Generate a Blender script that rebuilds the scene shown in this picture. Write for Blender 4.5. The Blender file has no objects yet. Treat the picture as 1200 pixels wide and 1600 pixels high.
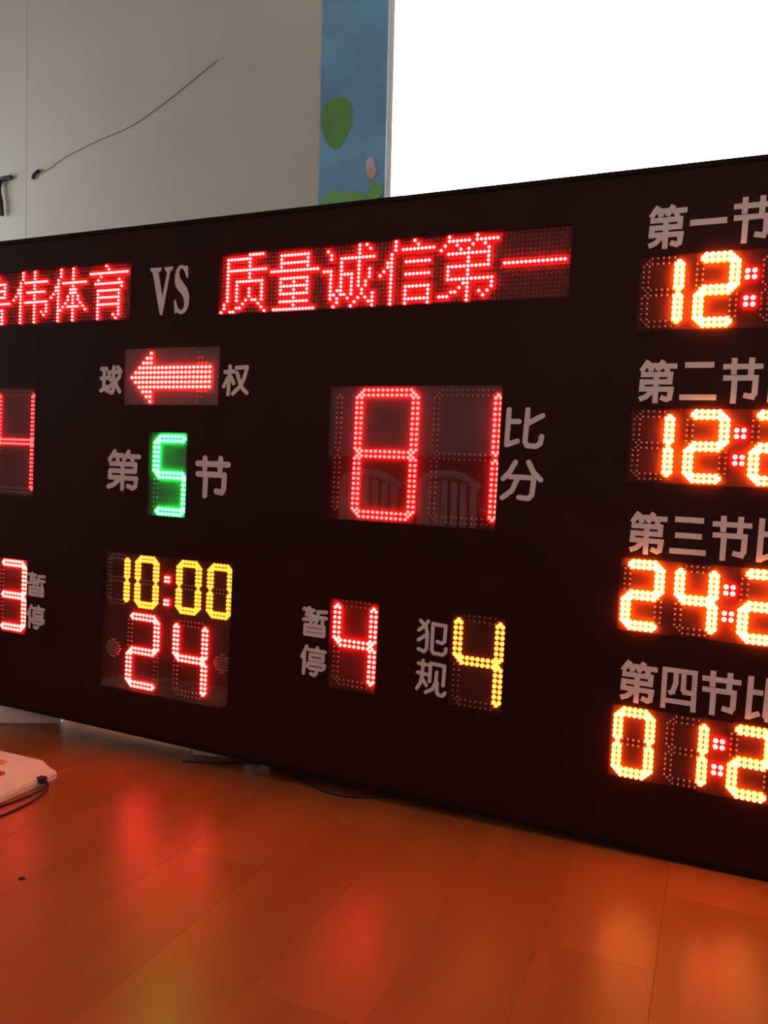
import bpy, bmesh, math, random
from mathutils import Matrix, Vector
random.seed(4)
S = bpy.context.scene
C = S.collection

# ------------------------------------------------------------------ camera, world, exposure
cam_d = bpy.data.cameras.new('camera')
cam_d.sensor_fit = 'HORIZONTAL'
cam_d.sensor_width = 36.0
cam_d.lens = 36.0 * 1187.67 / 1200.0
cam_d.clip_start = 0.02
cam = bpy.data.objects.new('camera', cam_d)
C.objects.link(cam)
r_ = Vector((0.914134, 0.402633, 0.047386)).normalized()
b_ = Vector((0.400687, -0.915080, 0.045591)).normalized()
u_ = b_.cross(r_).normalized()
r_ = u_.cross(b_)
cam.matrix_world = Matrix(((r_.x, u_.x, b_.x, 1.29229), (r_.y, u_.y, b_.y, -1.75486),
                           (r_.z, u_.z, b_.z, 0.85402), (0, 0, 0, 1)))
# the board is propped up on its left: it and the view measured from it lean by TILT about the depth axis
TILT, DROP = math.radians(1.5), -0.0125
cam.matrix_world = Matrix.Translation((0, 0, DROP)) @ Matrix.Rotation(TILT, 4, 'Y') @ cam.matrix_world
S.camera = cam

w = bpy.data.worlds.new('overcast_sky')
S.world = w
w.use_nodes = True
bg = w.node_tree.nodes['Background']
bg.inputs[0].default_value = (0.93, 0.97, 1.0, 1)
bg.inputs[1].default_value = 6.6

S.view_settings.view_transform = 'Standard'
S.view_settings.look = 'None'
S.view_settings.gamma = 1.0
S.view_settings.exposure = 0.0
S.view_settings.use_curve_mapping = False
S.cycles.use_denoising = True
S.cycles.max_bounces = 10
S.cycles.transparent_max_bounces = 12
S.cycles.sample_clamp_indirect = 4.0
S.cycles.caustics_reflective = True

ROOM_X0, ROOM_X1, ROOM_Y0, ROOM_Y1, ROOM_H = -3.9, 3.0, -4.9, 1.5, 3.8
WIN = (-0.146, 2.60, 0.95, 3.55)          # window opening in the back wall: x0, x1, z0, z1

def light_portal():
    l = bpy.data.lights.new('window_portal', 'AREA')
    l.shape = 'RECTANGLE'
    l.size = WIN[1] - WIN[0]
    l.size_y = WIN[3] - WIN[2]
    l.cycles.is_portal = True
    o = bpy.data.objects.new('window_portal', l)
    o.location = ((WIN[0] + WIN[1]) / 2, ROOM_Y1 + 0.22, (WIN[2] + WIN[3]) / 2)
    o.rotation_euler = (math.radians(-90), 0, 0)
    C.objects.link(o)
light_portal()
def fill_portal_left():  # portal of the added left window
    l = bpy.data.lights.new('window_portal', 'AREA')
    l.shape = 'RECTANGLE'
    l.size = 2.0
    l.size_y = 1.65
    l.cycles.is_portal = True
    o = bpy.data.objects.new('window_portal', l)
    o.location = (ROOM_X0 - 0.22, 0.475, 1.9)
    o.rotation_euler = (0, math.radians(-90), 0)
    C.objects.link(o)
fill_portal_left()

# ------------------------------------------------------------------ materials
def principled(name, col, rough=0.5, metal=0.0, spec=0.5, noise=None, bump=None, coat=0.0, rnd=0.0):
    m = bpy.data.materials.new(name)
    m.use_nodes = True
    nt = m.node_tree
    b = nt.nodes['Principled BSDF']
    b.inputs['Base Color'].default_value = (*col, 1)
    b.inputs['Roughness'].default_value = rough
    b.inputs['Metallic'].default_value = metal
    b.inputs['Specular IOR Level'].default_value = spec
    b.inputs['Coat Weight'].default_value = coat
    tc = nt.nodes.new('ShaderNodeTexCoord')
    if noise:
        sc, amt, stretch = noise
        mp = nt.nodes.new('ShaderNodeMapping')
        mp.inputs['Scale'].default_value = stretch
        n = nt.nodes.new('ShaderNodeTexNoise')
        n.inputs['Scale'].default_value = sc
        n.inputs['Detail'].default_value = 6
        nt.links.new(tc.outputs['Object'], mp.inputs[0])
        nt.links.new(mp.outputs[0], n.inputs['Vector'])
        r = nt.nodes.new('ShaderNodeMapRange')
        r.inputs['From Min'].default_value = 0.3
        r.inputs['From Max'].default_value = 0.7
        r.inputs['To Min'].default_value = 1 - amt
        r.inputs['To Max'].default_value = 1 + amt
        nt.links.new(n.outputs['Fac'], r.inputs['Value'])
        last = r.outputs[0]
        if rnd:
            oi = nt.nodes.new('ShaderNodeObjectInfo')
            r2 = nt.nodes.new('ShaderNodeMapRange')
            r2.inputs['To Min'].default_value = 1 - rnd
            r2.inputs['To Max'].default_value = 1 + rnd
            nt.links.new(oi.outputs['Random'], r2.inputs['Value'])
            mu = nt.nodes.new('ShaderNodeMath')
            mu.operation = 'MULTIPLY'
            nt.links.new(last, mu.inputs[0])
            nt.links.new(r2.outputs[0], mu.inputs[1])
            last = mu.outputs[0]
        vm = nt.nodes.new('ShaderNodeVectorMath')
        vm.operation = 'SCALE'
        vm.inputs[0].default_value = col
        nt.links.new(last, vm.inputs['Scale'])
        nt.links.new(vm.outputs[0], b.inputs['Base Color'])
    if bump:
        n2 = nt.nodes.new('ShaderNodeTexNoise')
        n2.inputs['Scale'].default_value = bump[0]
        n2.inputs['Detail'].default_value = 4
        nt.links.new(tc.outputs['Object'], n2.inputs['Vector'])
        bm_ = nt.nodes.new('ShaderNodeBump')
        bm_.inputs['Strength'].default_value = bump[1]
        bm_.inputs['Distance'].default_value = 0.01
        nt.links.new(n2.outputs['Fac'], bm_.inputs['Height'])
        nt.links.new(bm_.outputs[0], b.inputs['Normal'])
    return m

def led_mat(name, col, strength):
    m = principled(name, (0.5, 0.45, 0.42), 0.3)
    b = m.node_tree.nodes['Principled BSDF']
    b.inputs['Emission Color'].default_value = (*col, 1)
    b.inputs['Emission Strength'].default_value = strength
    return m

def glass_mat(name, tint):
    m = bpy.data.materials.new(name)
    m.use_nodes = True
    nt = m.node_tree
    nt.nodes.clear()
    out = nt.nodes.new('ShaderNodeOutputMaterial')
    mix = nt.nodes.new('ShaderNodeMixShader')
    t = nt.nodes.new('ShaderNodeBsdfTransparent')
    t.inputs[0].default_value = (*tint, 1)
    g = nt.nodes.new('ShaderNodeBsdfGlossy')
    g.inputs['Roughness'].default_value = 0.02
    f = nt.nodes.new('ShaderNodeFresnel')
    # air/glass interface seen from either side gives the thin-sheet reflectance
    ge = nt.nodes.new('ShaderNodeNewGeometry')
    io = nt.nodes.new('ShaderNodeMapRange')
    io.inputs['To Min'].default_value = 1.42
    io.inputs['To Max'].default_value = 1 / 1.42
    nt.links.new(ge.outputs['Backfacing'], io.inputs['Value'])
    nt.links.new(io.outputs[0], f.inputs['IOR'])
    nt.links.new(f.outputs[0], mix.inputs[0])
    nt.links.new(t.outputs[0], mix.inputs[1])
    nt.links.new(g.outputs[0], mix.inputs[2])
    nt.links.new(mix.outputs[0], out.inputs[0])
    return m

M = {
    'wall_white': principled('white_wall_paint', (0.76, 0.74, 0.72), 0.75, noise=(1.3, 0.04, (1, 1, 1))),
    'wall': principled('cream_wall_paint', (0.47, 0.445, 0.39), 0.75, noise=(1.3, 0.05, (1, 1, 1)), bump=(60, 0.04)),
    'ceiling': principled('white_ceiling_paint', (0.6, 0.58, 0.54), 0.8, noise=(2, 0.03, (1, 1, 1))),
    'plank': principled('orange_laminate', (0.33, 0.085, 0.018), 0.30, noise=(6, 0.16, (1.0, 0.12, 1.0)), bump=(9, 0.02), rnd=0.07),
    'subfloor': principled('subfloor_board', (0.22, 0.07, 0.03), 0.8, noise=(9, 0.1, (1, 1, 1))),
    'frame_white': principled('white_window_frame', (0.8, 0.8, 0.78), 0.4, noise=(9, 0.02, (1, 1, 1))),
    'pane': glass_mat('clear_glass', (0.97, 0.98, 0.98)),
    'face': principled('black_board_face', (0.030, 0.0060, 0.0038), 0.42, spec=0.16, noise=(5, 0.15, (1, 1, 1)), bump=(300, 0.03)),
    'trim': principled('black_board_trim', (0.014, 0.006, 0.006), 0.5, spec=0.12, noise=(8, 0.1, (1, 1, 1))),
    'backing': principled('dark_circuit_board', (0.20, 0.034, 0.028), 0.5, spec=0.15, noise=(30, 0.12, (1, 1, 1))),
    'backing_dark': principled('black_circuit_board', (0.11, 0.024, 0.018), 0.5, spec=0.12, noise=(30, 0.12, (1, 1, 1))),
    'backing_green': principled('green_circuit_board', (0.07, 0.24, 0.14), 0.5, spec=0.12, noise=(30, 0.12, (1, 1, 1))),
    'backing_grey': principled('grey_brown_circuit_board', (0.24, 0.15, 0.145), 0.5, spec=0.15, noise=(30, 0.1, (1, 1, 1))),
    'smoke': glass_mat('clear_acrylic', (0.90, 0.88, 0.88)),
    'vinyl': principled('white_vinyl', (0.86, 0.76, 0.75), 0.6, noise=(20, 0.04, (1, 1, 1))),
    'off': principled('unlit_led_epoxy', (0.60, 0.30, 0.27), 0.3, noise=(40, 0.1, (1, 1, 1))),
    'off_dim': principled('unlit_dark_led_epoxy', (0.22, 0.13, 0.12), 0.25, noise=(40, 0.1, (1, 1, 1))),
    'red': led_mat('red_led_side', (1, 0.0012, 0.0030), 62),
    'red_core': led_mat('red_led_core', (1, 0.105, 0.085), 12),
    'red_text': led_mat('red_text_led_side', (1, 0.0012, 0.0030), 62),
    'red_text_core': led_mat('red_text_led_core', (1, 0.105, 0.085), 12),
    'red_big': led_mat('large_red_led_side', (1, 0.002, 0.006), 34),
    'red_big_core': led_mat('large_red_led_core', (1, 0.075, 0.060), 9),
    'red_left': led_mat('left_red_led_side', (1, 0.003, 0.009), 18),
    'red_left_core': led_mat('left_red_led_core', (1, 0.065, 0.060), 8),
    'amber': led_mat('amber_led_side', (1, 0.20, 0.004), 42),
    'amber_core': led_mat('amber_led_core', (1, 0.32, 0.075), 11),
    'amber_low': led_mat('lower_amber_led_side', (1, 0.18, 0.004), 18),
    'amber_low_core': led_mat('lower_amber_led_core', (1, 0.30, 0.080), 7),
    'yellow': led_mat('yellow_led_side', (1, 0.26, 0.006), 4.4),
    'yellow_core': led_mat('yellow_led_core', (1, 0.31, 0.022), 3.6),
    'yellow_foul': led_mat('foul_yellow_led_side', (1, 0.20, 0.003), 6.0),
    'yellow_foul_core': led_mat('foul_yellow_led_core', (1, 0.26, 0.034), 5.2),
    'green': led_mat('green_led_side', (0.0005, 1, 0.06), 60),
    'green_core': led_mat('green_led_core', (0.13, 1, 0.16), 6),
    'foam': principled('white_foam', (0.75, 0.68, 0.64), 0.8, noise=(25, 0.06, (1, 1, 1)), bump=(90, 0.2)),
    'rubber': principled('black_rubber', (0.012, 0.011, 0.012), 0.5, noise=(30, 0.1, (1, 1, 1))),
    'console': principled('cream_console_plastic', (0.78, 0.70, 0.56), 0.45, noise=(15, 0.03, (1, 1, 1))),
    'key_red': principled('red_key_plastic', (0.6, 0.03, 0.02), 0.4, noise=(15, 0.03, (1, 1, 1))),
    'key_orange': principled('orange_key_plastic', (0.8, 0.35, 0.05), 0.4, noise=(15, 0.03, (1, 1, 1))),
    'key_green': principled('grey_green_key_plastic', (0.35, 0.42, 0.25), 0.4, noise=(15, 0.03, (1, 1, 1))),
    'mural_blue': principled('blue_mural_print', (0.13, 0.30, 0.47), 0.5, noise=(2.2, 0.25, (1, 1, 1.6))),
    'mural_green': principled('green_mural_print', (0.10, 0.27, 0.06), 0.5, noise=(6, 0.15, (1, 1, 1))),
    'mural_lime': principled('lime_mural_print', (0.16, 0.38, 0.10), 0.5, noise=(6, 0.15, (1, 1, 1))),
    'mural_pink': principled('pink_mural_print', (0.55, 0.42, 0.52), 0.5, noise=(6, 0.15, (1, 1, 1))),
    'mural_tan': principled('tan_mural_print', (0.55, 0.38, 0.24), 0.5, noise=(6, 0.15, (1, 1, 1))),
    'wire_faint': principled('faint_brown_wire', (0.24, 0.14, 0.10), 0.6, noise=(15, 0.1, (1, 1, 1))),
    'wire_brown': principled('brown_wire', (0.16, 0.09, 0.06), 0.6, noise=(15, 0.1, (1, 1, 1))),
    'strap': principled('dark_purple_fabric', (0.035, 0.022, 0.035), 0.8, noise=(25, 0.2, (1, 1, 1))),
    'cabinet_wood': principled('dark_brown_wood', (0.035, 0.018, 0.012), 0.4, noise=(4, 0.25, (8, 1, 1))),
    'chair_white': principled('white_chair_plastic', (0.75, 0.73, 0.7), 0.35, noise=(10, 0.03, (1, 1, 1))),
}

# ------------------------------------------------------------------ helpers
def link(name, me, mat, parent=None):
    o = bpy.data.objects.new(name, me)
    if mat is not None and len(me.materials) == 0:
        me.materials.append(M[mat] if isinstance(mat, str) else mat)
    C.objects.link(o)
    if parent is not None:
        o.parent = parent
    return o

def mesh(name, V, F, mat, parent=None, smooth=False):
    me = bpy.data.meshes.new(name)
    me.from_pydata(V, [], F)
    me.update()
    if smooth:
        for p in me.polygons:
            p.use_smooth = True
    return link(name, me, mat, parent)

def empty(name, loc=(0, 0, 0)):
    o = bpy.data.objects.new(name, None)
    o.location = loc
    C.objects.link(o)
    return o

def tag(o, label=None, cat=None, group=None, kind=None):
    if label: o['label'] = label
    if cat: o['category'] = cat
    if group: o['group'] = group
    if kind: o['kind'] = kind
    return o

def box_vf(x0, x1, y0, y1, z0, z1, V=None, F=None):
    V = [] if V is None else V
    F = [] if F is None else F
    n = len(V)
    V += [(x0, y0, z0), (x1, y0, z0), (x1, y1, z0), (x0, y1, z0), (x0, y0, z1), (x1, y0, z1), (x1, y1, z1), (x0, y1, z1)]
    F += [tuple(n + i for i in f) for f in ((3, 2, 1, 0), (4, 5, 6, 7), (0, 1, 5, 4), (1, 2, 6, 5), (2, 3, 7, 6), (3, 0, 4, 7))]
    return V, F

def box(name, x0, x1, y0, y1, z0, z1, mat, parent=None, bevel=0.0):
    V, F = box_vf(x0, x1, y0, y1, z0, z1)
    o = mesh(name, V, F, mat, parent)
    if bevel:
        bm = bmesh.new()
        bm.from_mesh(o.data)
        bmesh.ops.bevel(bm, geom=bm.edges[:], offset=bevel, segments=2, affect='EDGES', profile=0.5)
        bm.to_mesh(o.data)
        bm.free()
    return o

def smooth_path(pts, n=8):
    pts = [Vector(p) for p in pts]
    out = []
    for i in range(len(pts) - 1):
        p0, p1, p2, p3 = pts[max(i - 1, 0)], pts[i], pts[i + 1], pts[min(i + 2, len(pts) - 1)]
        for k in range(n):
            t = k / n
            out.append(0.5 * ((2 * p1) + (p2 - p0) * t + (2 * p0 - 5 * p1 + 4 * p2 - p3) * t * t + (3 * p1 - p0 - 3 * p2 + p3) * t ** 3))
    out.append(pts[-1])
    return out

def tube(name, pts, rad, mat, parent=None, sides=8, n=8):
    P = smooth_path(pts, n)
    V, F = [], []
    for i, p in enumerate(P):
        t = (P[min(i + 1, len(P) - 1)] - P[max(i - 1, 0)]).normalized()
        a = t.cross(Vector((0.13, 0.21, 1))).normalized()
        b = t.cross(a)
        for k in range(sides):
            an = 2 * math.pi * k / sides
            V.append(p + a * rad * math.cos(an) + b * rad * math.sin(an))
    for i in range(len(P) - 1):
        for k in range(sides):
            k2 = (k + 1) % sides
            F.append((i * sides + k, i * sides + k2, (i + 1) * sides + k2, (i + 1) * sides + k))
    F.append(tuple(range(sides)))
    F.append(tuple((len(P) - 1) * sides + k for k in reversed(range(sides))))
    return mesh(name, [tuple(v) for v in V], F, mat, parent, smooth=True)

# ------------------------------------------------------------------ the room
V, F = box_vf(ROOM_X0, ROOM_X1, ROOM_Y0, ROOM_Y1 + 0.2, -0.12, -0.012)
floor = tag(mesh('floor', V, F, 'subfloor'), kind='structure')
PW, PL, GAP, CH = 0.195, 1.28, 0.0003, 0.0004
def plank_mesh():
    a, b, c = PW / 2 - GAP / 2, PL / 2 - GAP / 2, CH
    V = [(-a, -b, -.012), (a, -b, -.012), (a, b, -.012), (-a, b, -.012),
         (-a, -b, -c), (a, -b, -c), (a, b, -c), (-a, b, -c),
         (-a + c, -b + c, 0), (a - c, -b + c, 0), (a - c, b - c, 0), (-a + c, b - c, 0)]
    F = [(3, 2, 1, 0), (8, 9, 10, 11)]
    for k in range(4):
        j = (k + 1) % 4
        F += [(k, j, 4 + j, 4 + k), (4 + k, 4 + j, 8 + j, 8 + k)]
    me = bpy.data.meshes.new('plank')
    me.from_pydata(V, [], F)
    me.materials.append(M['plank'])
    return me
pm = plank_mesh()
ix = 0
x = 0.465 - PW * 22 + PW / 2
while x + PW / 2 < ROOM_X1 - 0.001:
    off = [-0.15, 0.53, 0.22, 0.86][(ix + 2) % 4]
    y = off - PL / 2
    while y - PL > ROOM_Y0: y -= PL
    while y < ROOM_Y1 + PL / 2:
        if y - PL / 2 >= ROOM_Y0 - 1.28 and x - PW / 2 > ROOM_X0:
            y0, y1 = max(y - PL / 2, ROOM_Y0), min(y + PL / 2, ROOM_Y1)
            if y1 - y0 > 0.05:
                o = bpy.data.objects.new('plank', pm)
                o.location = (x, (y0 + y1) / 2, 0)
                o.scale = (1, (y1 - y0) / PL, 1)
                o.parent = floor
                C.objects.link(o)
        y += PL
    x += PW
    ix += 1

def wall(name, boxes, mat='wall'):
    V, F = [], []
    for b in boxes:
        box_vf(*b, V, F)
    return tag(mesh(name, V, F, mat), kind='structure')
T = 0.2
wall('wall_back', [(ROOM_X0 - T, WIN[0], ROOM_Y1, ROOM_Y1 + T, -0.12, ROOM_H),
                   (WIN[1], ROOM_X1 + T, ROOM_Y1, ROOM_Y1 + T, -0.12, ROOM_H),
                   (WIN[0], WIN[1], ROOM_Y1, ROOM_Y1 + T, -0.12, WIN[2]),
                   (WIN[0], WIN[1], ROOM_Y1, ROOM_Y1 + T, WIN[3], ROOM_H)])
WL = (-0.35, 1.30, 0.9, 2.9)              # opening for the unseen window added in the left wall: y0, y1, z0, z1
wall('wall_left', [(ROOM_X0 - T, ROOM_X0, ROOM_Y0, WL[0], -0.12, ROOM_H), (ROOM_X0 - T, ROOM_X0, WL[1], ROOM_Y1, -0.12, ROOM_H),
                   (ROOM_X0 - T, ROOM_X0, WL[0], WL[1], -0.12, WL[2]), (ROOM_X0 - T, ROOM_X0, WL[0], WL[1], WL[3], ROOM_H)], 'wall_white')
V, F = [], []
box_vf(ROOM_X0 - .16, ROOM_X0 - .11, WL[0], WL[0] + .04, WL[2], WL[3], V, F)
box_vf(ROOM_X0 - .16, ROOM_X0 - .11, WL[1] - .04, WL[1], WL[2], WL[3], V, F)
box_vf(ROOM_X0 - .16, ROOM_X0 - .11, WL[0] + .04, WL[1] - .04, WL[2], WL[2] + .04, V, F)
box_vf(ROOM_X0 - .16, ROOM_X0 - .11, WL[0] + .04, WL[1] - .04, WL[3] - .04, WL[3], V, F)
w2 = tag(mesh('fill_window', V, F, 'frame_white'), kind='structure')  # unseen window, added as fill light for the back wall
box('pane', ROOM_X0 - .137, ROOM_X0 - .133, WL[0] + .04, WL[1] - .04, WL[2] + .04, WL[3] - .04, 'pane', w2)
wall('wall_right', [(ROOM_X1, ROOM_X1 + T, ROOM_Y0, ROOM_Y1, -0.12, ROOM_H)], 'wall_white')
wall('wall_front', [(ROOM_X0 - T, ROOM_X1 + T, ROOM_Y0 - T, ROOM_Y0, -0.12, ROOM_H)], 'wall_white')
wall('ceiling', [(ROOM_X0 - T, ROOM_X1 + T, ROOM_Y0 - T, ROOM_Y1 + T, ROOM_H, ROOM_H + 0.15)], 'ceiling')
# vertical joint strip between wall sheets, left
box('trim_1', -2.446, -2.438, ROOM_Y1 - 0.0012, ROOM_Y1, 0.0, ROOM_H, 'wall')['kind'] = 'structure'
# the left-wall window above is unseen, added to brighten the back wall
# window: frame, mullion, panes
fx0, fx1, fz0, fz1 = WIN
V, F = [], []
fw = 0.02
yo0, yo1 = ROOM_Y1 + 0.015, ROOM_Y1 + 0.05
box_vf(fx0, fx0 + fw, yo0, yo1, fz0, fz1, V, F)
box_vf(fx1 - fw, fx1, yo0, yo1, fz0, fz1, V, F)
box_vf(fx0 + fw, fx1 - fw, yo0, yo1, fz0, fz0 + fw, V, F)
box_vf(fx0 + fw, fx1 - fw, yo0, yo1, fz1 - fw, fz1, V, F)
win = tag(mesh('window_1', V, F, 'frame_white'), kind='structure')
box('mullion', 1.72, 1.765, yo0, yo1, fz0 + fw, fz1 - fw, 'frame_white', win)
box('pane', fx0 + fw, 1.72, ROOM_Y1 + 0.030, ROOM_Y1 + 0.034, fz0 + fw, fz1 - fw, 'pane', win)
box('pane', 1.765, fx1 - fw, ROOM_Y1 + 0.030, ROOM_Y1 + 0.034, fz0 + fw, fz1 - fw, 'pane', win)
box('window_sill', fx0 - 0.03, fx1 + 0.03, ROOM_Y1 - 0.04, ROOM_Y1 + 0.015, fz0 - 0.03, fz0, 'frame_white', win)

# ------------------------------------------------------------------ board coordinates: X right, Y down, d behind the face
FLOOR_Y = 1.44
def W(X, Y, d=0.0):
    return (X, d, FLOOR_Y - Y)

board = empty('scoreboard', (0, 0, 0))
board.matrix_world = Matrix.Translation((0, 0, DROP)) @ Matrix.Rotation(TILT, 4, 'Y') @ Matrix.Translation((-0.16, 0, 0.055))
tag(board, 'huge black electronic basketball scoreboard with red, amber and green LED digits', 'scoreboard')
def bl(V):                                    # world -> scoreboard-local
    return [(v[0] + 0.16, v[1], v[2] - 0.055) for v in V]

BX0, BX1, BY0, BY1, BD = -1.94, 1.62, -0.1077, 1.385, 0.12
RX, RP = 1.1137, 0.0113
ROWS = [0.0859 + 0.3295 * k for k in range(4)]
windows = {
    'name_right': (-0.005, 0.9555, -0.005, 0.158, 0.008, 'backing', False),
    'name_left': (-1.286, -0.3215, -0.010, 0.158, 0.008, 'backing', False),
    'arrow': (-0.335, 0.005, 0.244, 0.408, 0.008, 'backing_grey', True),
    'period': (-0.2315, -0.0955, 0.487, 0.728, 0.010, 'backing_green', True),
    'score': (0.357, 0.812, 0.357, 0.699, 0.010, 'backing', True),
    'score_left': (-1.147, -0.6925, 0.357, 0.699, 0.010, 'backing', True),
    'clock': (-0.389, 0.0735, 0.846, 1.256, 0.010, 'backing_dark', True),
    'timeout': (0.384, 0.5215, 0.907, 1.141, 0.010, 'backing', True),
    'foul': (0.7165, 0.851, 0.9065, 1.1355, 0.010, 'backing_dark', True),
    'timeout_left': (-0.845, -0.707, 0.905, 1.143, 0.010, 'backing', True),
}
for k, oy in enumerate(ROWS):
    windows['quarter%d' % k] = (1.104, 1.552, oy - 0.006, oy + 0.155, 0.003, 'backing_dark', False)

def cabinet():
    xs = sorted({BX0, BX1} | {v for r in windows.values() for v in r[:2]})
    ys = sorted({BY0, BY1} | {v for r in windows.values() for v in r[2:4]})
    V, F = [], []
    def q(a, b, c, d):
        n = len(V)
        V.extend([a, b, c, d])
        F.append((n, n + 1, n + 2, n + 3))
    for i in range(len(xs) - 1):
        for j in range(len(ys) - 1):
            cx, cy = (xs[i] + xs[i + 1]) / 2, (ys[j] + ys[j + 1]) / 2
            if any(r[0] < cx < r[1] and r[2] < cy < r[3] for r in windows.values()):
                continue
            q(W(xs[i], ys[j + 1]), W(xs[i + 1], ys[j + 1]), W(xs[i + 1], ys[j]), W(xs[i], ys[j]))
    for r in windows.values():
        a, b, c, d, e = r[:5]
        q(W(a, c, 0), W(b, c, 0), W(b, c, e), W(a, c, e))
        q(W(a, d, e), W(b, d, e), W(b, d, 0), W(a, d, 0))
        q(W(a, c, e), W(a, d, e), W(a, d, 0), W(a, c, 0))
        q(W(b, c, 0), W(b, d, 0), W(b, d, e), W(b, c, e))
    q(W(BX0, BY0, BD), W(BX1, BY0, BD), W(BX1, BY1, BD), W(BX0, BY1, BD))
    q(W(BX0, BY0, 0), W(BX1, BY0, 0), W(BX1, BY0, BD), W(BX0, BY0, BD))
    q(W(BX0, BY1, BD), W(BX1, BY1, BD), W(BX1, BY1, 0), W(BX0, BY1, 0))
    q(W(BX0, BY0, BD), W(BX0, BY1, BD), W(BX0, BY1, 0), W(BX0, BY0, 0))
    q(W(BX1, BY0, 0), W(BX1, BY1, 0), W(BX1, BY1, BD), W(BX1, BY0, BD))
    return mesh('cabinet', bl(V), F, 'face', board)
cabinet()
def bbox_part(name, X0, X1, Y0, Y1, d0, d1, mat, parent=board):
    V, F = box_vf(X0, X1, d0, d1, FLOOR_Y - Y1, FLOOR_Y - Y0)
    return mesh(name, bl(V), F, mat, parent)
tw = 0.009
bbox_part('trim_bar', BX0 - .002, BX1 + .002, BY0 - .002, BY0 + tw, -0.003, 0.0, 'trim')
bbox_part('trim_bar', BX0 - .002, BX1 + .002, BY1 - tw, BY1 + .002, -0.003, 0.0, 'trim')
bbox_part('trim_bar', BX0 - .002, BX0 + tw, BY0 + tw, BY1 - tw, -0.003, 0.0, 'trim')
bbox_part('trim_bar', BX1 - tw, BX1 + .002, BY0 + tw, BY1 - tw, -0.003, 0.0, 'trim')
plates = {}
for nm, (a, b, c, d, e, mt, pane) in windows.items():
    p = bbox_part('display_plate', a, b, c, d, e, e + 0.004, mt)
    plates[nm] = p
    if pane:
        pn = bbox_part('acrylic_pane', a + .0005, b - .0005, c + .0005, d - .0005, 0.0004, 0.0014, 'smoke', p)

# ------------------------------------------------------------------ LED dots
def led_template(r, h, seg):
    V, F = [], []
    rings = [(r, 0.0), (r, max(h - 0.7 * r, h * 0.3)), (r * 0.84, h - 0.16 * r)]
    for rr, hh in rings:
        for k in range(seg):
            a = 2 * math.pi * k / seg
            V.append((rr * math.cos(a), rr * math.sin(a), hh))
    V.append((0, 0, h))
    for i in range(len(rings) - 1):
        for k in range(seg):
            j = (k + 1) % seg
            F.append((i * seg + k, (i + 1) * seg + k, (i + 1) * seg + j, i * seg + j))
    for k in range(seg):
        F.append(((len(rings) - 1) * seg + k, len(V) - 1, (len(rings) - 1) * seg + (k + 1) % seg))
    return V, F
def leds(name, pts, r, h, base, mat, parent, seg=8):
    tv, tf = led_template(r, h, seg)
    cap = (len(tf) - 2 * seg)
    V, F, idx = [], [], []
    for X, Y in pts:
        n = len(V)
        for a, b, c in tv:
            V.append(W(X + a, Y + b, base - c))
        for q, f in enumerate(tf):
            F.append(tuple(n + i for i in f))
            idx.append(1 if q >= cap else 0)
    o = mesh(name, bl(V), F, mat, parent, smooth=True)
    if mat + '_core' in M:
        o.data.materials.append(M[mat + '_core'])
        o.data.polygons.foreach_set('material_index', idx)
    return o

SEGS = {'0': 'abcdef', '1': 'bc', '2': 'abged', '3': 'abgcd', '4': 'fgbc', '5': 'afgcd', '8': 'abcdefg', ' ': ''}
def seg_pts(s, n):
    """grid positions of one bar: n pairs of dots and a single dot at each tip"""
    H, Wd = 2 * n + 3, n + 2
    if s in 'agd':
        y = {'a': 0, 'g': n + 1, 'd': 2 * n + 2}[s]
        return [(1.0, y + .5), (Wd - 1.0, y + .5)] + [(1.5 + k, y + t) for k in range(n) for t in (0, 1)] if False else \
               [(1.0, y + .5), (n + 1.0, y + .5)] + [(1.5 + k, y + t) for k in range(n) for t in (0, 1)]
    x0 = 0 if s in 'fe' else n + 1
    yb = 1.5 if s in 'fb' else n + 2.5
    return [(x0 + .5, yb - .5), (x0 + .5, yb + n - .5)] + [(x0 + t, yb + k) for k in range(n) for t in (0, 1)]

def digit(ch, ox, oy, p, n, plate, depth, mat, r=0.33, h=0.007, off='off', only=None, px=None, label=None):
    px = px or p
    ww, hh = n + 2, 2 * n + 3
    x0, x1 = -0.55, ww + 0.55
    if only == 'bc': x0 = n + 0.5
    dg = bbox_part('digit', ox + x0 * px, ox + x1 * px, oy - 0.55 * p, oy + (hh + .55) * p, depth - 0.0006, depth, windows[plate][5] if plate in windows else 'backing_dark', board)
    if label: dg['label'] = label
    for s in (only or 'abcdefg'):
        on = s in SEGS[ch]
        pts = [(ox + a * px, oy + b * p) for a, b in seg_pts(s, n)]
        rr = r * p if on else 0.20 * p
        leds('segment', pts, rr, h if on else h * 0.6, depth - 0.0005, mat if on else off, dg, 8 if on else 6)
    return dg

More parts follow.
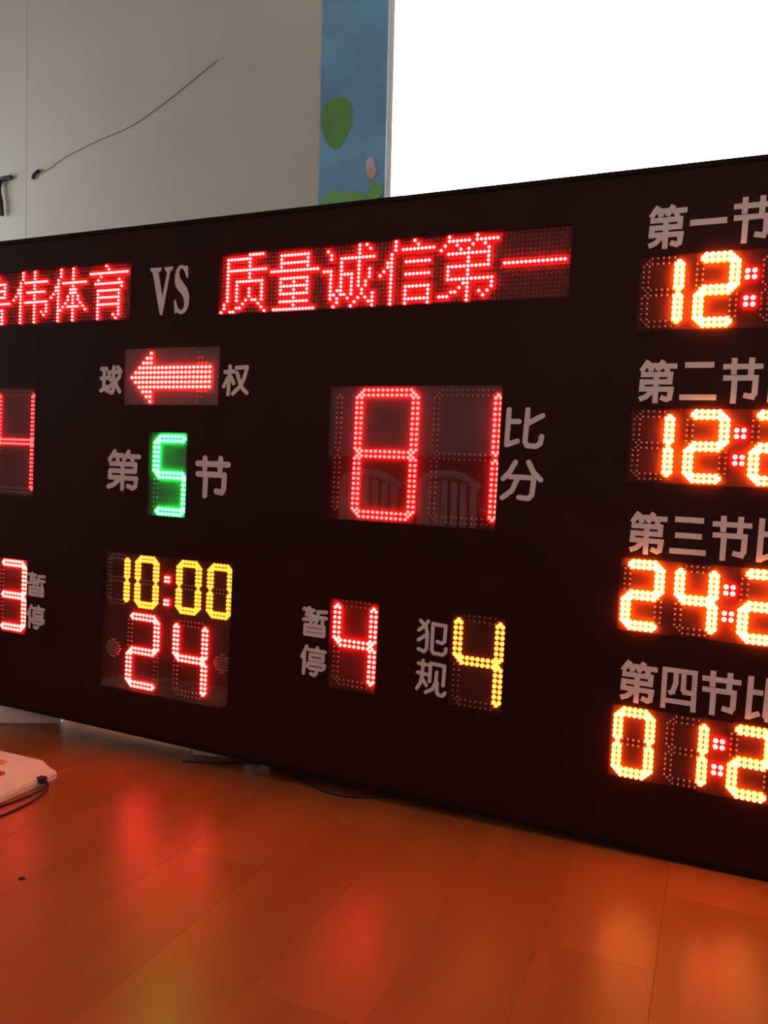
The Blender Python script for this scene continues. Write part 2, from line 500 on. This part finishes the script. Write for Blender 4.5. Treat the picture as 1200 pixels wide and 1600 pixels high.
PB = 0.0129
digit('8', 0.4317, 0.3665, PB, 11, 'score', 0.010, 'red_big', r=0.32, label='lit red digit 8')
digit('1', 0.6416, 0.3665, PB, 11, 'score', 0.010, 'red_big', r=0.34, label='lit red digit 1 of the right score')
digit(' ', 0.3737 - 12 * PB, 0.3665, PB, 11, 'score', 0.010, 'red_big', only='bc', label='unlit hundreds bar')
digit('4', -0.8637, 0.3665, PB, 11, 'score_left', 0.010, 'red_left', r=0.26, label='dim red digit 4 of the left score')
digit(' ', -1.0736, 0.3665, PB, 11, 'score_left', 0.010, 'red_left', label='unlit score digit')
digit('5', -0.2162, 0.4975, 0.0132, 7, 'period', 0.010, 'green', r=0.42, label='green digit 5', px=0.0132)
digit('4', 0.3958, 0.9108, 0.0130, 7, 'timeout', 0.010, 'red', r=0.36, label='red digit 4')
digit('4', 0.7265, 0.9103, 0.0130, 7, 'foul', 0.010, 'yellow_foul', r=0.42, label='yellow digit 4')
digit('3', -0.834, 0.9130, 0.0130, 7, 'timeout_left', 0.010, 'red', r=0.40, label='red digit 3')
for i, ch in enumerate('1000'):
    ox = [-0.3781, -0.2698, -0.1180, -0.0094][i]
    digit(ch, ox, 0.8546, 0.0113, 5, 'clock', 0.010, 'yellow', r=0.44, label='yellow clock digit ' + ch)
digit('2', -0.2943, 1.0263, 0.0127, 7, 'clock', 0.010, 'red', r=0.38, label='red digit 2 below the clock')
digit('4', -0.1220, 1.0263, 0.0127, 7, 'clock', 0.010, 'red', r=0.38, label='red digit 4 below the clock')
def colon(xc, yc, p, base, r, h):
    for y in yc:
        leds('colon_dot', [(x, y + s * p / 2) for x in (xc - p / 2, xc + p / 2) for s in (-1, 1)], r, h, base, 'red', board)
colon(-0.1545, (0.9118, 0.9790), 0.0112, 0.010, 0.0046, 0.008)
for cx, cy in ((-0.3506, 1.138), (0.0464, 1.131)):
    pts = []
    for i in range(-3, 4):
        for j in range(-3, 4):
            X, Y = (i + 0.5 * (j % 2)) * 0.0088, j * 0.0082
            if math.hypot(X, Y) < 0.0275: pts.append((cx + X, cy + Y))
    leds('indicator_light', pts, 0.0034, 0.005, 0.010, 'off', board, 6)['label'] = 'round cluster of unlit red dots'
quarters = ['128', '122', '242', '012']
for k, oy in enumerate(ROWS):
    m_ = 'amber' if k < 3 else 'amber_low'
    rr = 0.47 if k < 3 else 0.44
    txt = ['12 1', '12 2', '24 2', '01 2'][k]
    for j, ch in enumerate((txt[0], txt[1], txt[3] if k else ' ')):
        ox = (RX, 1.2222, 1.3490)[j]
        digit(ch, ox, oy, RP, 5, 'q', 0.003, m_, r=rr, h=0.0125, off='off', label=('lit amber digit ' + ch) if ch != ' ' else 'unlit digit')
    digit(' ', 1.4575, oy, RP, 5, 'q', 0.003, m_, h=0.0125, label='unlit digit')
    colon(1.3262, (oy + 0.0442, oy + 0.1002), 0.0132, 0.003, 0.0052, 0.0085)

# ------------------------------------------------------------------ dot-matrix text
def Hn(y, a, b): return [(c, y) for c in range(a, b + 1)]
def Vn(x, a, b): return [(x, r) for r in range(a, b + 1)]
ren = Vn(4, 0, 2) + Vn(3, 3, 15) + [(2, 5), (2, 6), (1, 7), (0, 8)]
GL = {
 'quality': Hn(0, 9, 13) + Hn(1, 2, 8) + Vn(9, 0, 6) + Vn(2, 1, 12) + [(1, 13), (1, 14), (0, 15)] + Hn(4, 2, 14) + Hn(7, 5, 13) + Vn(5, 7, 12)
   + Vn(13, 7, 12) + Vn(9, 9, 11) + [(8, 12), (7, 13), (6, 14), (5, 14), (4, 15), (3, 15), (10, 12), (11, 12), (12, 13), (13, 14), (14, 15)],
 'amount': Vn(3, 1, 5) + Vn(11, 1, 5) + Hn(1, 3, 11) + Hn(3, 3, 11) + Hn(5, 0, 14) + Hn(7, 3, 11) + Hn(9, 3, 11) + Hn(11, 3, 11)
   + Vn(3, 7, 11) + Vn(11, 7, 11) + Vn(7, 7, 15) + Hn(13, 3, 11) + Hn(15, 1, 13),
 'honest': [(1, 1), (2, 2), (2, 3)] + Hn(6, 0, 2) + Vn(2, 6, 13) + [(3, 12), (4, 11)] + Hn(3, 5, 14) + Vn(5, 3, 12) + [(4, 13), (4, 14), (3, 15), (6, 12), (7, 13)]
   + Hn(7, 5, 8) + Vn(8, 7, 12) + Vn(10, 0, 10) + [(11, 11), (11, 12), (12, 13), (13, 14), (14, 15)] + Vn(14, 12, 15)
   + [(10, 13), (9, 14), (8, 15), (12, 9), (12, 10)] + Vn(13, 6, 8) + [(12, 0), (13, 1)],
 'letter': ren + Hn(2, 6, 14) + [(9, 0), (10, 1)] + Hn(5, 7, 13) + Hn(8, 7, 13) + Hn(11, 7, 13) + Vn(7, 11, 15) + Vn(13, 11, 15) + Hn(14, 7, 13),
 'order': [(2, 0), (1, 2), (0, 3), (4, 2), (5, 3), (9, 0), (8, 2), (11, 2)] + Hn(1, 2, 7) + Hn(1, 9, 14) + Hn(4, 2, 12) + Vn(12, 3, 7) + Hn(7, 2, 12)
   + Vn(2, 7, 10) + Hn(10, 2, 13) + Vn(13, 10, 12) + [(12, 13), (11, 14), (10, 13)] + Vn(7, 3, 15) + [(6, 11), (5, 12), (4, 13), (3, 13), (2, 14), (1, 14), (0, 14)],
 'one': Hn(7, 0, 14),
 'lu': [(5, 0), (4, 1), (3, 2), (2, 3), (9, 1), (8, 2)] + Hn(1, 5, 9) + Hn(3, 3, 12) + Hn(5, 3, 12) + Hn(7, 3, 12) + Vn(3, 3, 7) + Vn(12, 3, 7) + Vn(7, 3, 7)
   + Hn(9, 0, 14) + Hn(11, 3, 11) + Hn(13, 3, 11) + Hn(15, 3, 11) + Vn(3, 11, 15) + Vn(11, 11, 15),
 'wei': ren + Hn(3, 5, 14) + Vn(9, 0, 15) + Hn(6, 6, 13) + Hn(9, 5, 14) + Vn(14, 9, 12) + [(13, 13), (12, 12)],
 'ti': ren + Hn(4, 5, 14) + Vn(9, 0, 15) + [(8, 6), (8, 7), (10, 6), (10, 7), (7, 8), (7, 9), (11, 8), (11, 9), (6, 10), (5, 11), (4, 12), (12, 10), (13, 11), (14, 12)] + Hn(11, 7, 11),
 'yu': [(6, 0), (7, 1), (4, 3), (3, 4), (11, 4), (12, 6)] + Hn(2, 0, 14) + Hn(5, 2, 12) + Hn(7, 3, 11) + Hn(9, 3, 11) + Hn(11, 3, 11) + Vn(3, 7, 15) + Vn(11, 7, 14) + [(10, 15), (9, 14)],
}
def matrix(plate, ox, oy, px, py, chars, r):
    lit = set()
    for k, key in chars:
        g = set(GL[key])
        pts = []
        for c, rw in sorted(g):
            lit.add((16 * k + c, rw))
            pts.append((ox + (16 * k + c) * px, oy + rw * py))
        leds('lit_character', pts, r, 0.0075, 0.008, 'red_text', plate, 8)['kind'] = 'stuff'
    pts = [(ox + c * px, oy + rw * py) for c in range(96) for rw in range(16) if (c, rw) not in lit]
    leds('unlit_dots', pts, 0.0022, 0.004, 0.008, 'off_dim', plate, 5)['kind'] = 'stuff'
plates['name_right']['label'] = 'right team name matrix with red lit characters'
matrix(plates['name_right'], 0.001, 0.0004, 0.01, 0.01012, list(enumerate(['quality', 'amount', 'honest', 'letter', 'order', 'one'])), 0.0038)
matrix(plates['name_left'], -1.286 + 0.003, -0.0035, 0.01006, 0.01030, [(2, 'lu'), (3, 'wei'), (4, 'ti'), (5, 'yu')], 0.0037)

# possession arrow
ap, ax, ay = 0.0139, -0.3083, 0.2588
lit, unlit = [], []
for dr in range(-5, 6):
    a = abs(dr)
    cols = {5: [5], 4: [4, 5], 3: [3, 4, 5], 2: range(2, 21), 1: range(1, 21), 0: range(0, 21)}[a]
    offc = {5: [17], 4: [17, 18], 3: [17, 18, 19], 2: [], 1: [21], 0: [21, 22]}[a]
    lit += [(ax + c * ap, ay + (dr + 5) * ap) for c in cols]
    unlit += [(ax + c * ap, ay + (dr + 5) * ap) for c in offc]
leds('lit_arrow', lit, 0.0047, 0.0065, 0.008, 'red', plates['arrow'])['label'] = 'red lit arrow pointing left'
leds('unlit_arrow_head', unlit, 0.0036, 0.004, 0.008, 'off', plates['arrow'], 6)

# ------------------------------------------------------------------ lettering (stroke glyphs, 0..100 box, y down)
ZI = {
 'di': [[(19, 0), (2, 22)], [(13, 10), (44, 10)], [(26, 12), (30, 22)], [(65, 0), (50, 21)], [(58, 12), (100, 12)], [(76, 14), (79, 24)],
        [(7, 33), (89, 33), (88, 52), (5, 52), (4, 70), (93, 71), (90, 92), (82, 97), (66, 92)], [(47, 33), (47, 100)], [(38, 74), (18, 90), (1, 96)]],
 'jie': [[(0, 15), (100, 15)], [(24, 0), (24, 28)], [(75, 0), (74, 30)], [(2, 43), (89, 43), (88, 80), (82, 90), (64, 87)], [(28, 43), (27, 100)]],
 'bi': [[(2, 0), (0, 98), (31, 87)], [(2, 33), (33, 33)], [(57, 0), (53, 88), (60, 99), (86, 100), (97, 92), (100, 73)], [(58, 38), (100, 16)]],
 'fen': [[(31, 1), (17, 28), (0, 47)], [(66, 0), (80, 27), (100, 46)], [(17, 41), (82, 42), (79, 88), (70, 98), (45, 96)], [(39, 44), (25, 79), (0, 99)]],
 'qiu': [[(0, 6), (27, 6)], [(0, 44), (30, 42)], [(15, 6), (15, 80)], [(0, 92), (30, 77)], [(38, 20), (100, 19)], [(64, 0), (64, 92), (58, 100), (46, 97)],
         [(85, 1), (97, 12)], [(41, 34), (48, 50)], [(30, 92), (54, 68)], [(96, 36), (76, 56)], [(70, 50), (82, 76), (98, 96)]],
 'quan': [[(4, 20), (42, 18)], [(25, 0), (20, 100)], [(24, 30), (0, 72)], [(27, 34), (43, 60)], [(53, 5), (98, 4), (85, 47), (70, 72), (40, 98)], [(56, 24), (72, 65), (84, 82), (100, 95)]],
 'fan': [[(33, 0), (18, 18), (0, 31)], [(5, 0), (25, 18), (32, 40), (31, 88), (22, 98), (2, 92)], [(30, 42), (0, 63)],
         [(50, 6), (96, 8), (94, 58), (86, 64), (68, 61)], [(50, 6), (50, 90), (57, 99), (90, 100), (99, 92), (100, 80)]],
 'gui': [[(2, 10), (33, 12)], [(0, 39), (35, 42)], [(18, 0), (17, 45), (12, 70), (0, 90)], [(18, 56), (33, 76)], [(44, 62), (45, 5), (94, 8), (92, 68)],
         [(68, 30), (66, 62), (55, 85), (32, 97)], [(71, 62), (71, 92), (77, 99), (92, 100), (100, 90)]],
 'zan': [[(0, 6), (45, 8)], [(24, 0), (12, 28), (48, 30)], [(34, 14), (34, 58)], [(0, 46), (50, 42)], [(100, 10), (63, 12), (62, 42), (55, 56)], [(64, 33), (100, 33)], [(84, 33), (84, 60)],
         [(8, 66), (92, 66), (92, 100), (8, 100), (8, 66)], [(8, 83), (92, 83)]],
 'ting': [[(20, 0), (0, 40)], [(12, 28), (10, 98)], [(66, 0), (67, 9)], [(30, 11), (100, 12)], [(36, 27), (92, 27), (92, 45), (36, 45), (36, 27)],
          [(26, 72), (27, 60), (100, 60), (97, 72)], [(38, 77), (88, 77)], [(66, 77), (66, 93), (58, 100), (42, 96)]],
 'si': [[(0, 100), (0, 0), (100, 0), (100, 100)], [(0, 84), (100, 84)], [(38, 0), (38, 35), (30, 58), (20, 62)], [(64, 0), (64, 48), (70, 56), (100, 56)]],
 'bar': [[(0, 50), (100, 50)]],
}
def prism(V, F, poly, d0, d1):
    n = len(V)
    k = len(poly)
    V += [W(x, y, d0) for x, y in poly] + [W(x, y, d1) for x, y in poly]
    F.append(tuple(n + i for i in range(k)))
    for i in range(k):
        j = (i + 1) % k
        F.append((n + i, n + k + i, n + k + j, n + j))
def glyph(key, X0, X1, Y0, Y1, sw, rnd=True, label=None):
    V, F = [], []
    hw = sw / 2
    lift = 0.0007
    fx = lambda p: (X0 + hw + (X1 - X0 - sw) * p[0] / 100, Y0 + hw + (Y1 - Y0 - sw) * p[1] / 100)
    for st in ZI[key]:
        P = [fx(p) for p in st]
        for i in range(len(P) - 1):
            (ax_, ay_), (bx_, by_) = P[i], P[i + 1]
            L = math.hypot(bx_ - ax_, by_ - ay_) or 1e-6
            tx, ty = (bx_ - ax_) / L, (by_ - ay_) / L
            e0 = e1 = 0 if rnd else hw * (0.98 if (abs(tx) > .96 or abs(ty) > .96) else 0.45)
            a = (ax_ - tx * e0, ay_ - ty * e0)
            b = (bx_ + tx * e1, by_ + ty * e1)
            nx, ny = -ty * hw, tx * hw
            lift += 0.000012
            prism(V, F, [(a[0] + nx, a[1] + ny), (b[0] + nx, b[1] + ny), (b[0] - nx, b[1] - ny), (a[0] - nx, a[1] - ny)], -lift, 0.0)
        if rnd:
            for (cx, cy) in P:
                lift += 0.000012
                prism(V, F, [(cx + hw * math.cos(2 * math.pi * k / 14), cy + hw * math.sin(2 * math.pi * k / 14)) for k in range(14)], -lift, 0.0)
    o = mesh('printed_character', bl(V), F, 'vinyl', board)
    bm = bmesh.new()
    bm.from_mesh(o.data)
    bmesh.ops.recalc_face_normals(bm, faces=bm.faces[:])
    bm.to_mesh(o.data)
    bm.free()
    return o
SWR = 0.0112
for k in range(4):
    y0 = -0.0285 + 0.3305 * k
    y1 = y0 + 0.0955
    glyph('di', 1.1165, 1.1950, y0, y1, SWR, False)
    if k == 0:
        glyph('bar', 1.2014, 1.2740, 0.0095, 0.0220, 0.0125, False)
    elif k == 3:
        glyph('si', 1.2045, 1.2760, y0 + 0.006, y1 + 0.001, 0.0105, False)
    else:
        n = k + 1
        V0 = []
        ya, yb = y0 + 0.008, y1 - 0.007
        for i in range(n):
            yc = ya + 0.006 + (yb - ya - 0.012) * i / (n - 1)
            ins = 0.0 if i == n - 1 else (0.0095 if n == 3 and i == 1 else 0.0075)
            glyph('bar', 1.2025 + ins, 1.2755 - ins, yc - 0.006, yc + 0.006, 0.012, False)
    glyph('jie', 1.2850, 1.3610, y0 + 0.0005, y1, SWR, False)
    glyph('bi', 1.3720, 1.4440, y0 + 0.001, y1 - 0.001, SWR, False)
    glyph('fen', 1.4530, 1.5300, y0 + 0.001, y1 - 0.001, SWR, False)
glyph('qiu', -0.4280, -0.3410, 0.2910, 0.3790, 0.0125)
glyph('quan', 0.0162, 0.1046, 0.2955, 0.3835, 0.0115)
glyph('di', -0.3890, -0.2600, 0.5400, 0.6640, 0.0145)
glyph('jie', -0.0645, 0.0555, 0.5480, 0.6690, 0.0165)
glyph('bi', 0.8240, 0.9175, 0.4075, 0.5040, 0.0122)
glyph('fen', 0.8200, 0.9210, 0.5290, 0.6275, 0.0122)
glyph('zan', 0.3010, 0.3785, 0.9345, 1.0150, 0.0100)
glyph('ting', 0.3005, 0.3795, 1.0380, 1.1220, 0.0098)
glyph('fan', 0.6290, 0.7110, 0.9310, 1.0180, 0.0092)
glyph('gui', 0.6310, 0.7145, 1.0300, 1.1190, 0.0092)
glyph('zan', -0.7035, -0.6255, 0.9375, 1.0155, 0.0100)
glyph('ting', -0.7030, -0.6245, 1.0410, 1.1215, 0.0098)
def poly_char(poly):
    V, F = [], []
    prism(V, F, poly, -0.0009, 0.0)
    o = mesh('printed_character', bl(V), F, 'vinyl', board)
    bm = bmesh.new()
    bm.from_mesh(o.data)
    bmesh.ops.recalc_face_normals(bm, faces=bm.faces[:])
    bmesh.ops.triangulate(bm, faces=[f for f in bm.faces if len(f.verts) > 4])
    bm.to_mesh(o.data)
    bm.free()
poly_char([(-0.2466, 0.0149), (-0.2087, 0.0156), (-0.2099, 0.0246), (-0.2181, 0.0289), (-0.202, 0.0995), (-0.1873, 0.0321), (-0.1961, 0.0225), (-0.1957, 0.0159), (-0.166, 0.0154), (-0.1672, 0.0232), (-0.1761, 0.0286), (-0.1998, 0.1512), (-0.2083, 0.1509), (-0.239, 0.0294), (-0.2487, 0.0221)])
poly_char([(-0.115, 0.0171), (-0.1121, 0.0506), (-0.1173, 0.0496), (-0.1222, 0.0392), (-0.1279, 0.0281), (-0.1356, 0.0223), (-0.1423, 0.0248), (-0.1448, 0.0354), (-0.142, 0.0475), (-0.1325, 0.0601), (-0.1231, 0.0702), (-0.1136, 0.0826), (-0.1078, 0.0972), (-0.1064, 0.1116), (-0.1086, 0.1282), (-0.114, 0.141), (-0.1226, 0.149), (-0.1315, 0.1517), (-0.1406, 0.1495), (-0.1483, 0.1455), (-0.1527, 0.1496), (-0.1565, 0.1482), (-0.1562, 0.1368), (-0.1592, 0.1198), (-0.1589, 0.1108), (-0.1552, 0.1092), (-0.1493, 0.1227), (-0.1435, 0.1349), (-0.135, 0.1401), (-0.1276, 0.138), (-0.1235, 0.1299), (-0.1232, 0.1179), (-0.1276, 0.1033), (-0.1355, 0.0934), (-0.1465, 0.0832), (-0.1545, 0.0732), (-0.1589, 0.0585), (-0.1589, 0.0405), (-0.155, 0.0264), (-0.1479, 0.0173), (-0.139, 0.0131), (-0.1315, 0.0142), (-0.1239, 0.0177), (-0.1195, 0.0162)])
# ------------------------------------------------------------------ foam blocks the board rests on
def foam(x, y, rz, sx, sy, h, label):
    o = box('foam_block', -sx / 2, sx / 2, -sy / 2, sy / 2, 0, h, 'foam', bevel=0.004)
    o.location = (x, y, 0)
    o.rotation_euler.z = math.radians(rz)
    tag(o, label, 'foam block')
    return o
foam(-0.817, 0.046, 28, 0.36, 0.10, 0.0578, 'pale foam block under the left part of the scoreboard, pinkish in the glow')
foam(-0.010, 0.108, 14, 0.158, 0.08, 0.0392, 'pale foam block under the scoreboard below the shot clock window')

V = [(0.17, .088, 0), (0.75, .088, 0), (0.75, .116, 0), (0.17, .116, 0), (0.17, .088, .0375), (0.75, .088, .0222), (0.75, .116, .0222), (0.17, .116, .0375)]
F = [(3, 2, 1, 0), (4, 5, 6, 7), (0, 1, 5, 4), (1, 2, 6, 5), (2, 3, 7, 6), (3, 0, 4, 7)]
o = mesh('light_block_wedge', V, F, 'rubber')  # added wedge, keeps light from behind out of the gap
tag(o, 'added black wedge blocking light in the gap under the middle of the scoreboard', 'wedge')
o = box('foam_block', -1.9, -1.5, 0.01, 0.08, 0, 0.0810, 'foam', bevel=0.004)
tag(o, 'pale foam block under the far left end of the scoreboard', 'foam block')

# ------------------------------------------------------------------ cables on the floor
c = tube('power_cable', [(0.155, 0.108, .004), (0.18, 0.075, .004), (0.23, 0.058, .004), (0.30, 0.030, .004), (0.35, 0.008, .004), (0.41, -0.014, .004), (0.47, -0.012, .004), (0.53, 0.020, .004), (0.58, 0.045, .004), (0.64, 0.062, .004), (0.74, 0.066, .004)], 0.0035, 'rubber')
tag(c, 'black power cable looping out from under the scoreboard onto the floor', 'cable')
c = tube('data_cable', [(-0.065, -0.006, .003), (-0.035, 0.002, .003), (0.026, 0.030, .003), (0.09, 0.068, .003), (0.14, 0.080, .003)], 0.0028, 'rubber')
tag(c, 'short piece of dark cable in front of the foam block under the scoreboard', 'cable')

# ------------------------------------------------------------------ control console, lower left
con = empty('control_console', (-0.550, -0.408, 0))
tag(con, 'cream plastic scoreboard control console lying on the floor at the lower left', 'control console')
def console_body():
    # footprint (local) and inset top
    x0, x1, y0, y1 = -0.30, 0.27, -0.22, 0.15
    prof = [(0, 0.000), (0, 0.020), (0.012, 0.032), (0.035, 0.052)]
    V, F = [], []
    for ins, z in prof:
        ib = min(ins, 0.018)
        V += [(x0 + ins, y0 + ins, z * 0.72), (x1 - ins, y0 + ins, z * 0.72), (x1 - ins, y1 - ib, z), (x0 + ins, y1 - ib, z)]
    for i in range(len(prof) - 1):
        for k in range(4):
            j = (k + 1) % 4
            F.append((4 * i + k, 4 * i + j, 4 * i + 4 + j, 4 * i + 4 + k))
    F.append((3, 2, 1, 0))
    n = len(V) - 4
    F.append((n, n + 1, n + 2, n + 3))
    o = mesh('body', V, F, 'console', con)
    bm = bmesh.new()
    bm.from_mesh(o.data)
    bmesh.ops.bevel(bm, geom=[e for e in bm.edges], offset=0.003, segments=2, affect='EDGES')
    bm.to_mesh(o.data)
    bm.free()
console_body()
def top_z(y):                                 # console top height at local y
    t = (y + 0.185) / (0.132 + 0.185)
    return 0.0374 + (0.052 - 0.0374) * max(0, min(1, t))
for i in range(5):
    for j in range(5):
        if (i, j) == (0, 4): continue
        kx, ky = 0.238 - 0.055 * i, -0.137 + 0.052 * j
        mt = 'key_red' if (i, j) in ((0, 3), (2, 0)) else ('key_orange' if (i + j) % 2 else 'key_green')
        k = box('key', -0.012, 0.012, -0.009, 0.009, -0.003, 0.005, mt, con, bevel=0.0015)
        k.location = (kx - 0.03, ky, top_z(ky) + 0.0005)
box('plug', 0.262, 0.284, 0.085, 0.103, 0.010, 0.026, 'rubber', con, bevel=0.002)
cp = tube('cord', [(0.28, 0.094, .018), (0.305, 0.085, .012), (0.30, 0.03, .004), (0.285, -0.06, .003), (0.26, -0.16, .003), (0.20, -0.26, .003), (0.05, -0.33, .003)], 0.0028, 'rubber', con)
cp = tube('cord', [(0.28, 0.092, .016), (0.318, 0.07, .008), (0.335, -0.01, .003), (0.33, -0.11, .003), (0.29, -0.20, .003), (0.20, -0.29, .003), (0.05, -0.36, .003)], 0.0028, 'rubber', con)

V = [(0, 0, 0), (.012, .002, 0), (.014, .009, 0), (.003, .010, 0), (.003, .003, .004), (.010, .004, .005), (.010, .008, .004), (.004, .008, .003)]
F = [(3, 2, 1, 0), (4, 5, 6, 7), (0, 1, 5, 4), (1, 2, 6, 5), (2, 3, 7, 6), (3, 0, 4, 7)]
o = mesh('crumb', V, F, 'rubber')
o.location = (0.055, -0.672, 0)
tag(o, 'tiny dark crumb lying alone on the floor near the lower left corner', 'crumb')

# ------------------------------------------------------------------ things on the back wall
YW = ROOM_Y1
mur = box('wall_mural', -0.494, -0.148, YW - 0.006, YW, 0.9, 3.3, 'mural_blue')
tag(mur, 'blue painted mural strip with green leaves and a pink lotus beside the bright window', 'mural')
disc_n = [0]
def disc(name, cx, cy, rx, rz, mat, parent, lobes=0, amp=0.0, x0=-9, x1=9, seed=0):
    disc_n[0] += 1
    dd = 0.0070 + 0.0006 * disc_n[0]
    V, F = [], []
    n = 40
    zc = cy
    ring = []
    for k in range(n):
        a = 2 * math.pi * k / n
        q = 1 + amp * math.sin(lobes * a + seed)
        ring.append((max(x0, min(x1, cx + rx * q * math.cos(a))), zc + rz * q * math.sin(a)))
    V = [(x, YW - dd, z) for x, z in ring] + [(x, YW - 0.006, z) for x, z in ring]
    F = [tuple(range(n))] + [(k, n + k, n + (k + 1) % n, (k + 1) % n) for k in range(n)]
    return mesh(name, V, F, mat, parent)
lx = (-0.493, -0.149)
disc('leaf_print', -0.405, 2.525, 0.082, 0.120, 'mural_green', mur, 3, 0.07, *lx)
disc('leaf_print', -0.400, 2.155, 0.082, 0.045, 'mural_lime', mur, 4, 0.08, *lx)
disc('leaf_print', -0.290, 2.135, 0.060, 0.046, 'mural_lime', mur, 3, 0.08, *lx, 1.0)
disc('leaf_print', -0.195, 2.170, 0.038, 0.040, 'mural_lime', mur, 3, 0.08, *lx, 2.0)
disc('petal_print', -0.222, 2.292, 0.020, 0.042, 'mural_pink', mur, 2, 0.12, seed=1.6)
disc('petal_print', -0.214, 2.258, 0.025, 0.028, 'mural_tan', mur, 3, 0.08)

c = tube('wall_wire', [(-2.335, YW - .004, 2.562), (-2.26, YW - .004, 2.568), (-2.145, YW - .004, 2.613), (-1.908, YW - .004, 2.668), (-1.659, YW - .004, 2.712), (-1.42, YW - .004, 2.80), (-1.1, YW - .004, 2.95)], 0.0018, 'wire_faint')
tag(c, 'thin brown wire rising to the right across the cream wall', 'wire')
c = tube('wall_hook', [(-2.375, YW - .010, 2.528), (-2.362, YW - .014, 2.548), (-2.340, YW - .014, 2.560), (-2.325, YW - .006, 2.572)], 0.009, 'strap')
tag(c, 'small dark hook on the cream wall at the lower end of the brown wire', 'hook')
st = empty('hanging_strap', (-2.618, YW, 2.553))
tag(st, 'dark strap hanging from a short bar on the wall at the far left edge', 'strap')
def sv(pts): return [(p[0] + 2.70, p[1] - YW, p[2] - FLOOR_Y - 1.055) for p in pts]
tube('bar', sv([(-2.76, YW - .014, FLOOR_Y + 1.030), (-2.70, YW - .02, FLOOR_Y + 1.058), (-2.625, YW - .014, FLOOR_Y + 1.062)]), 0.013, 'strap', st)
tube('strap', sv([(-2.705, YW - .022, FLOOR_Y + 1.052), (-2.715, YW - .024, FLOOR_Y + 1.00), (-2.700, YW - .022, FLOOR_Y + .93), (-2.690, YW - .022, FLOOR_Y + .845)]), 0.012, 'strap', st)

# ------------------------------------------------------------------ white plastic chairs behind the viewer (seen mirrored in the score window)
def chair(x, y, rz, label):
    e = empty('plastic_chair', (x, y, 0))
    e.rotation_euler.z = math.radians(rz)
    tag(e, label, 'chair')
    box('seat', -0.21, 0.21, -0.21, 0.21, 0.42, 0.445, 'chair_white', e, bevel=0.008)
    for sx in (-1, 1):
        for sy in (-1, 1):
            V, F = [], []
            a, b = sx * 0.185, sy * 0.185
            a2, b2 = sx * 0.23, sy * 0.23
            q = 0.018
            V = [(a2 - q, b2 - q, 0), (a2 + q, b2 - q, 0), (a2 + q, b2 + q, 0), (a2 - q, b2 + q, 0), (a - q, b - q, .42), (a + q, b - q, .42), (a + q, b + q, .42), (a - q, b + q, .42)]
            F = [(3, 2, 1, 0), (4, 5, 6, 7), (0, 1, 5, 4), (1, 2, 6, 5), (2, 3, 7, 6), (3, 0, 4, 7)]
            mesh('leg', V, F, 'chair_white', e)
        tube('armrest', [(sx * .22, .19, .44), (sx * .25, .19, .62), (sx * .25, 0.0, .64), (sx * .24, -.22, .66)], 0.016, 'chair_white', e)
    tube('top_rail', [(-.22, -.22, .80), (-.12, -.27, .87), (0, -.285, .89), (.12, -.27, .87), (.22, -.22, .80)], 0.028, 'chair_white', e)
    for k in range(-3, 4):
        xx = k * 0.062
        yy = -.28 + abs(k) * .012
        V, F = box_vf(xx - .022, xx + .022, yy - .006, yy + .006, .44, .855 - abs(k) * .012)
        mesh('slat', V, F, 'chair_white', e)
chair(-0.895, -3.2, 176, 'white plastic armchair, mirrored as the left of two in the score window')
chair(-0.295, -3.2, 184, 'white plastic armchair, mirrored as the right of two in the score window')
cab = empty('low_cabinet', (-0.9, -4.35, 0))
tag(cab, 'long dark brown cabinet behind the chairs, mirrored as a dark band in the score window', 'cabinet')
box('body', -1.35, 1.35, -0.25, 0.22, 0.06, 1.02, 'cabinet_wood', cab, bevel=0.004)
box('top', -1.38, 1.38, -0.27, 0.26, 1.02, 1.05, 'cabinet_wood', cab, bevel=0.004)
box('plinth', -1.32, 1.32, -0.22, 0.18, 0.0, 0.06, 'rubber', cab)
for k in range(6):
    xa = -1.34 + k * 0.4475
    d_ = box('door', xa + .004, xa + .4435, 0.22, 0.238, 0.075, 1.01, 'cabinet_wood', cab, bevel=0.003)
    box('handle', xa + (.40 if k % 2 == 0 else .03), xa + (.412 if k % 2 == 0 else .042), 0.238, 0.256, 0.50, 0.62, 'trim', d_)
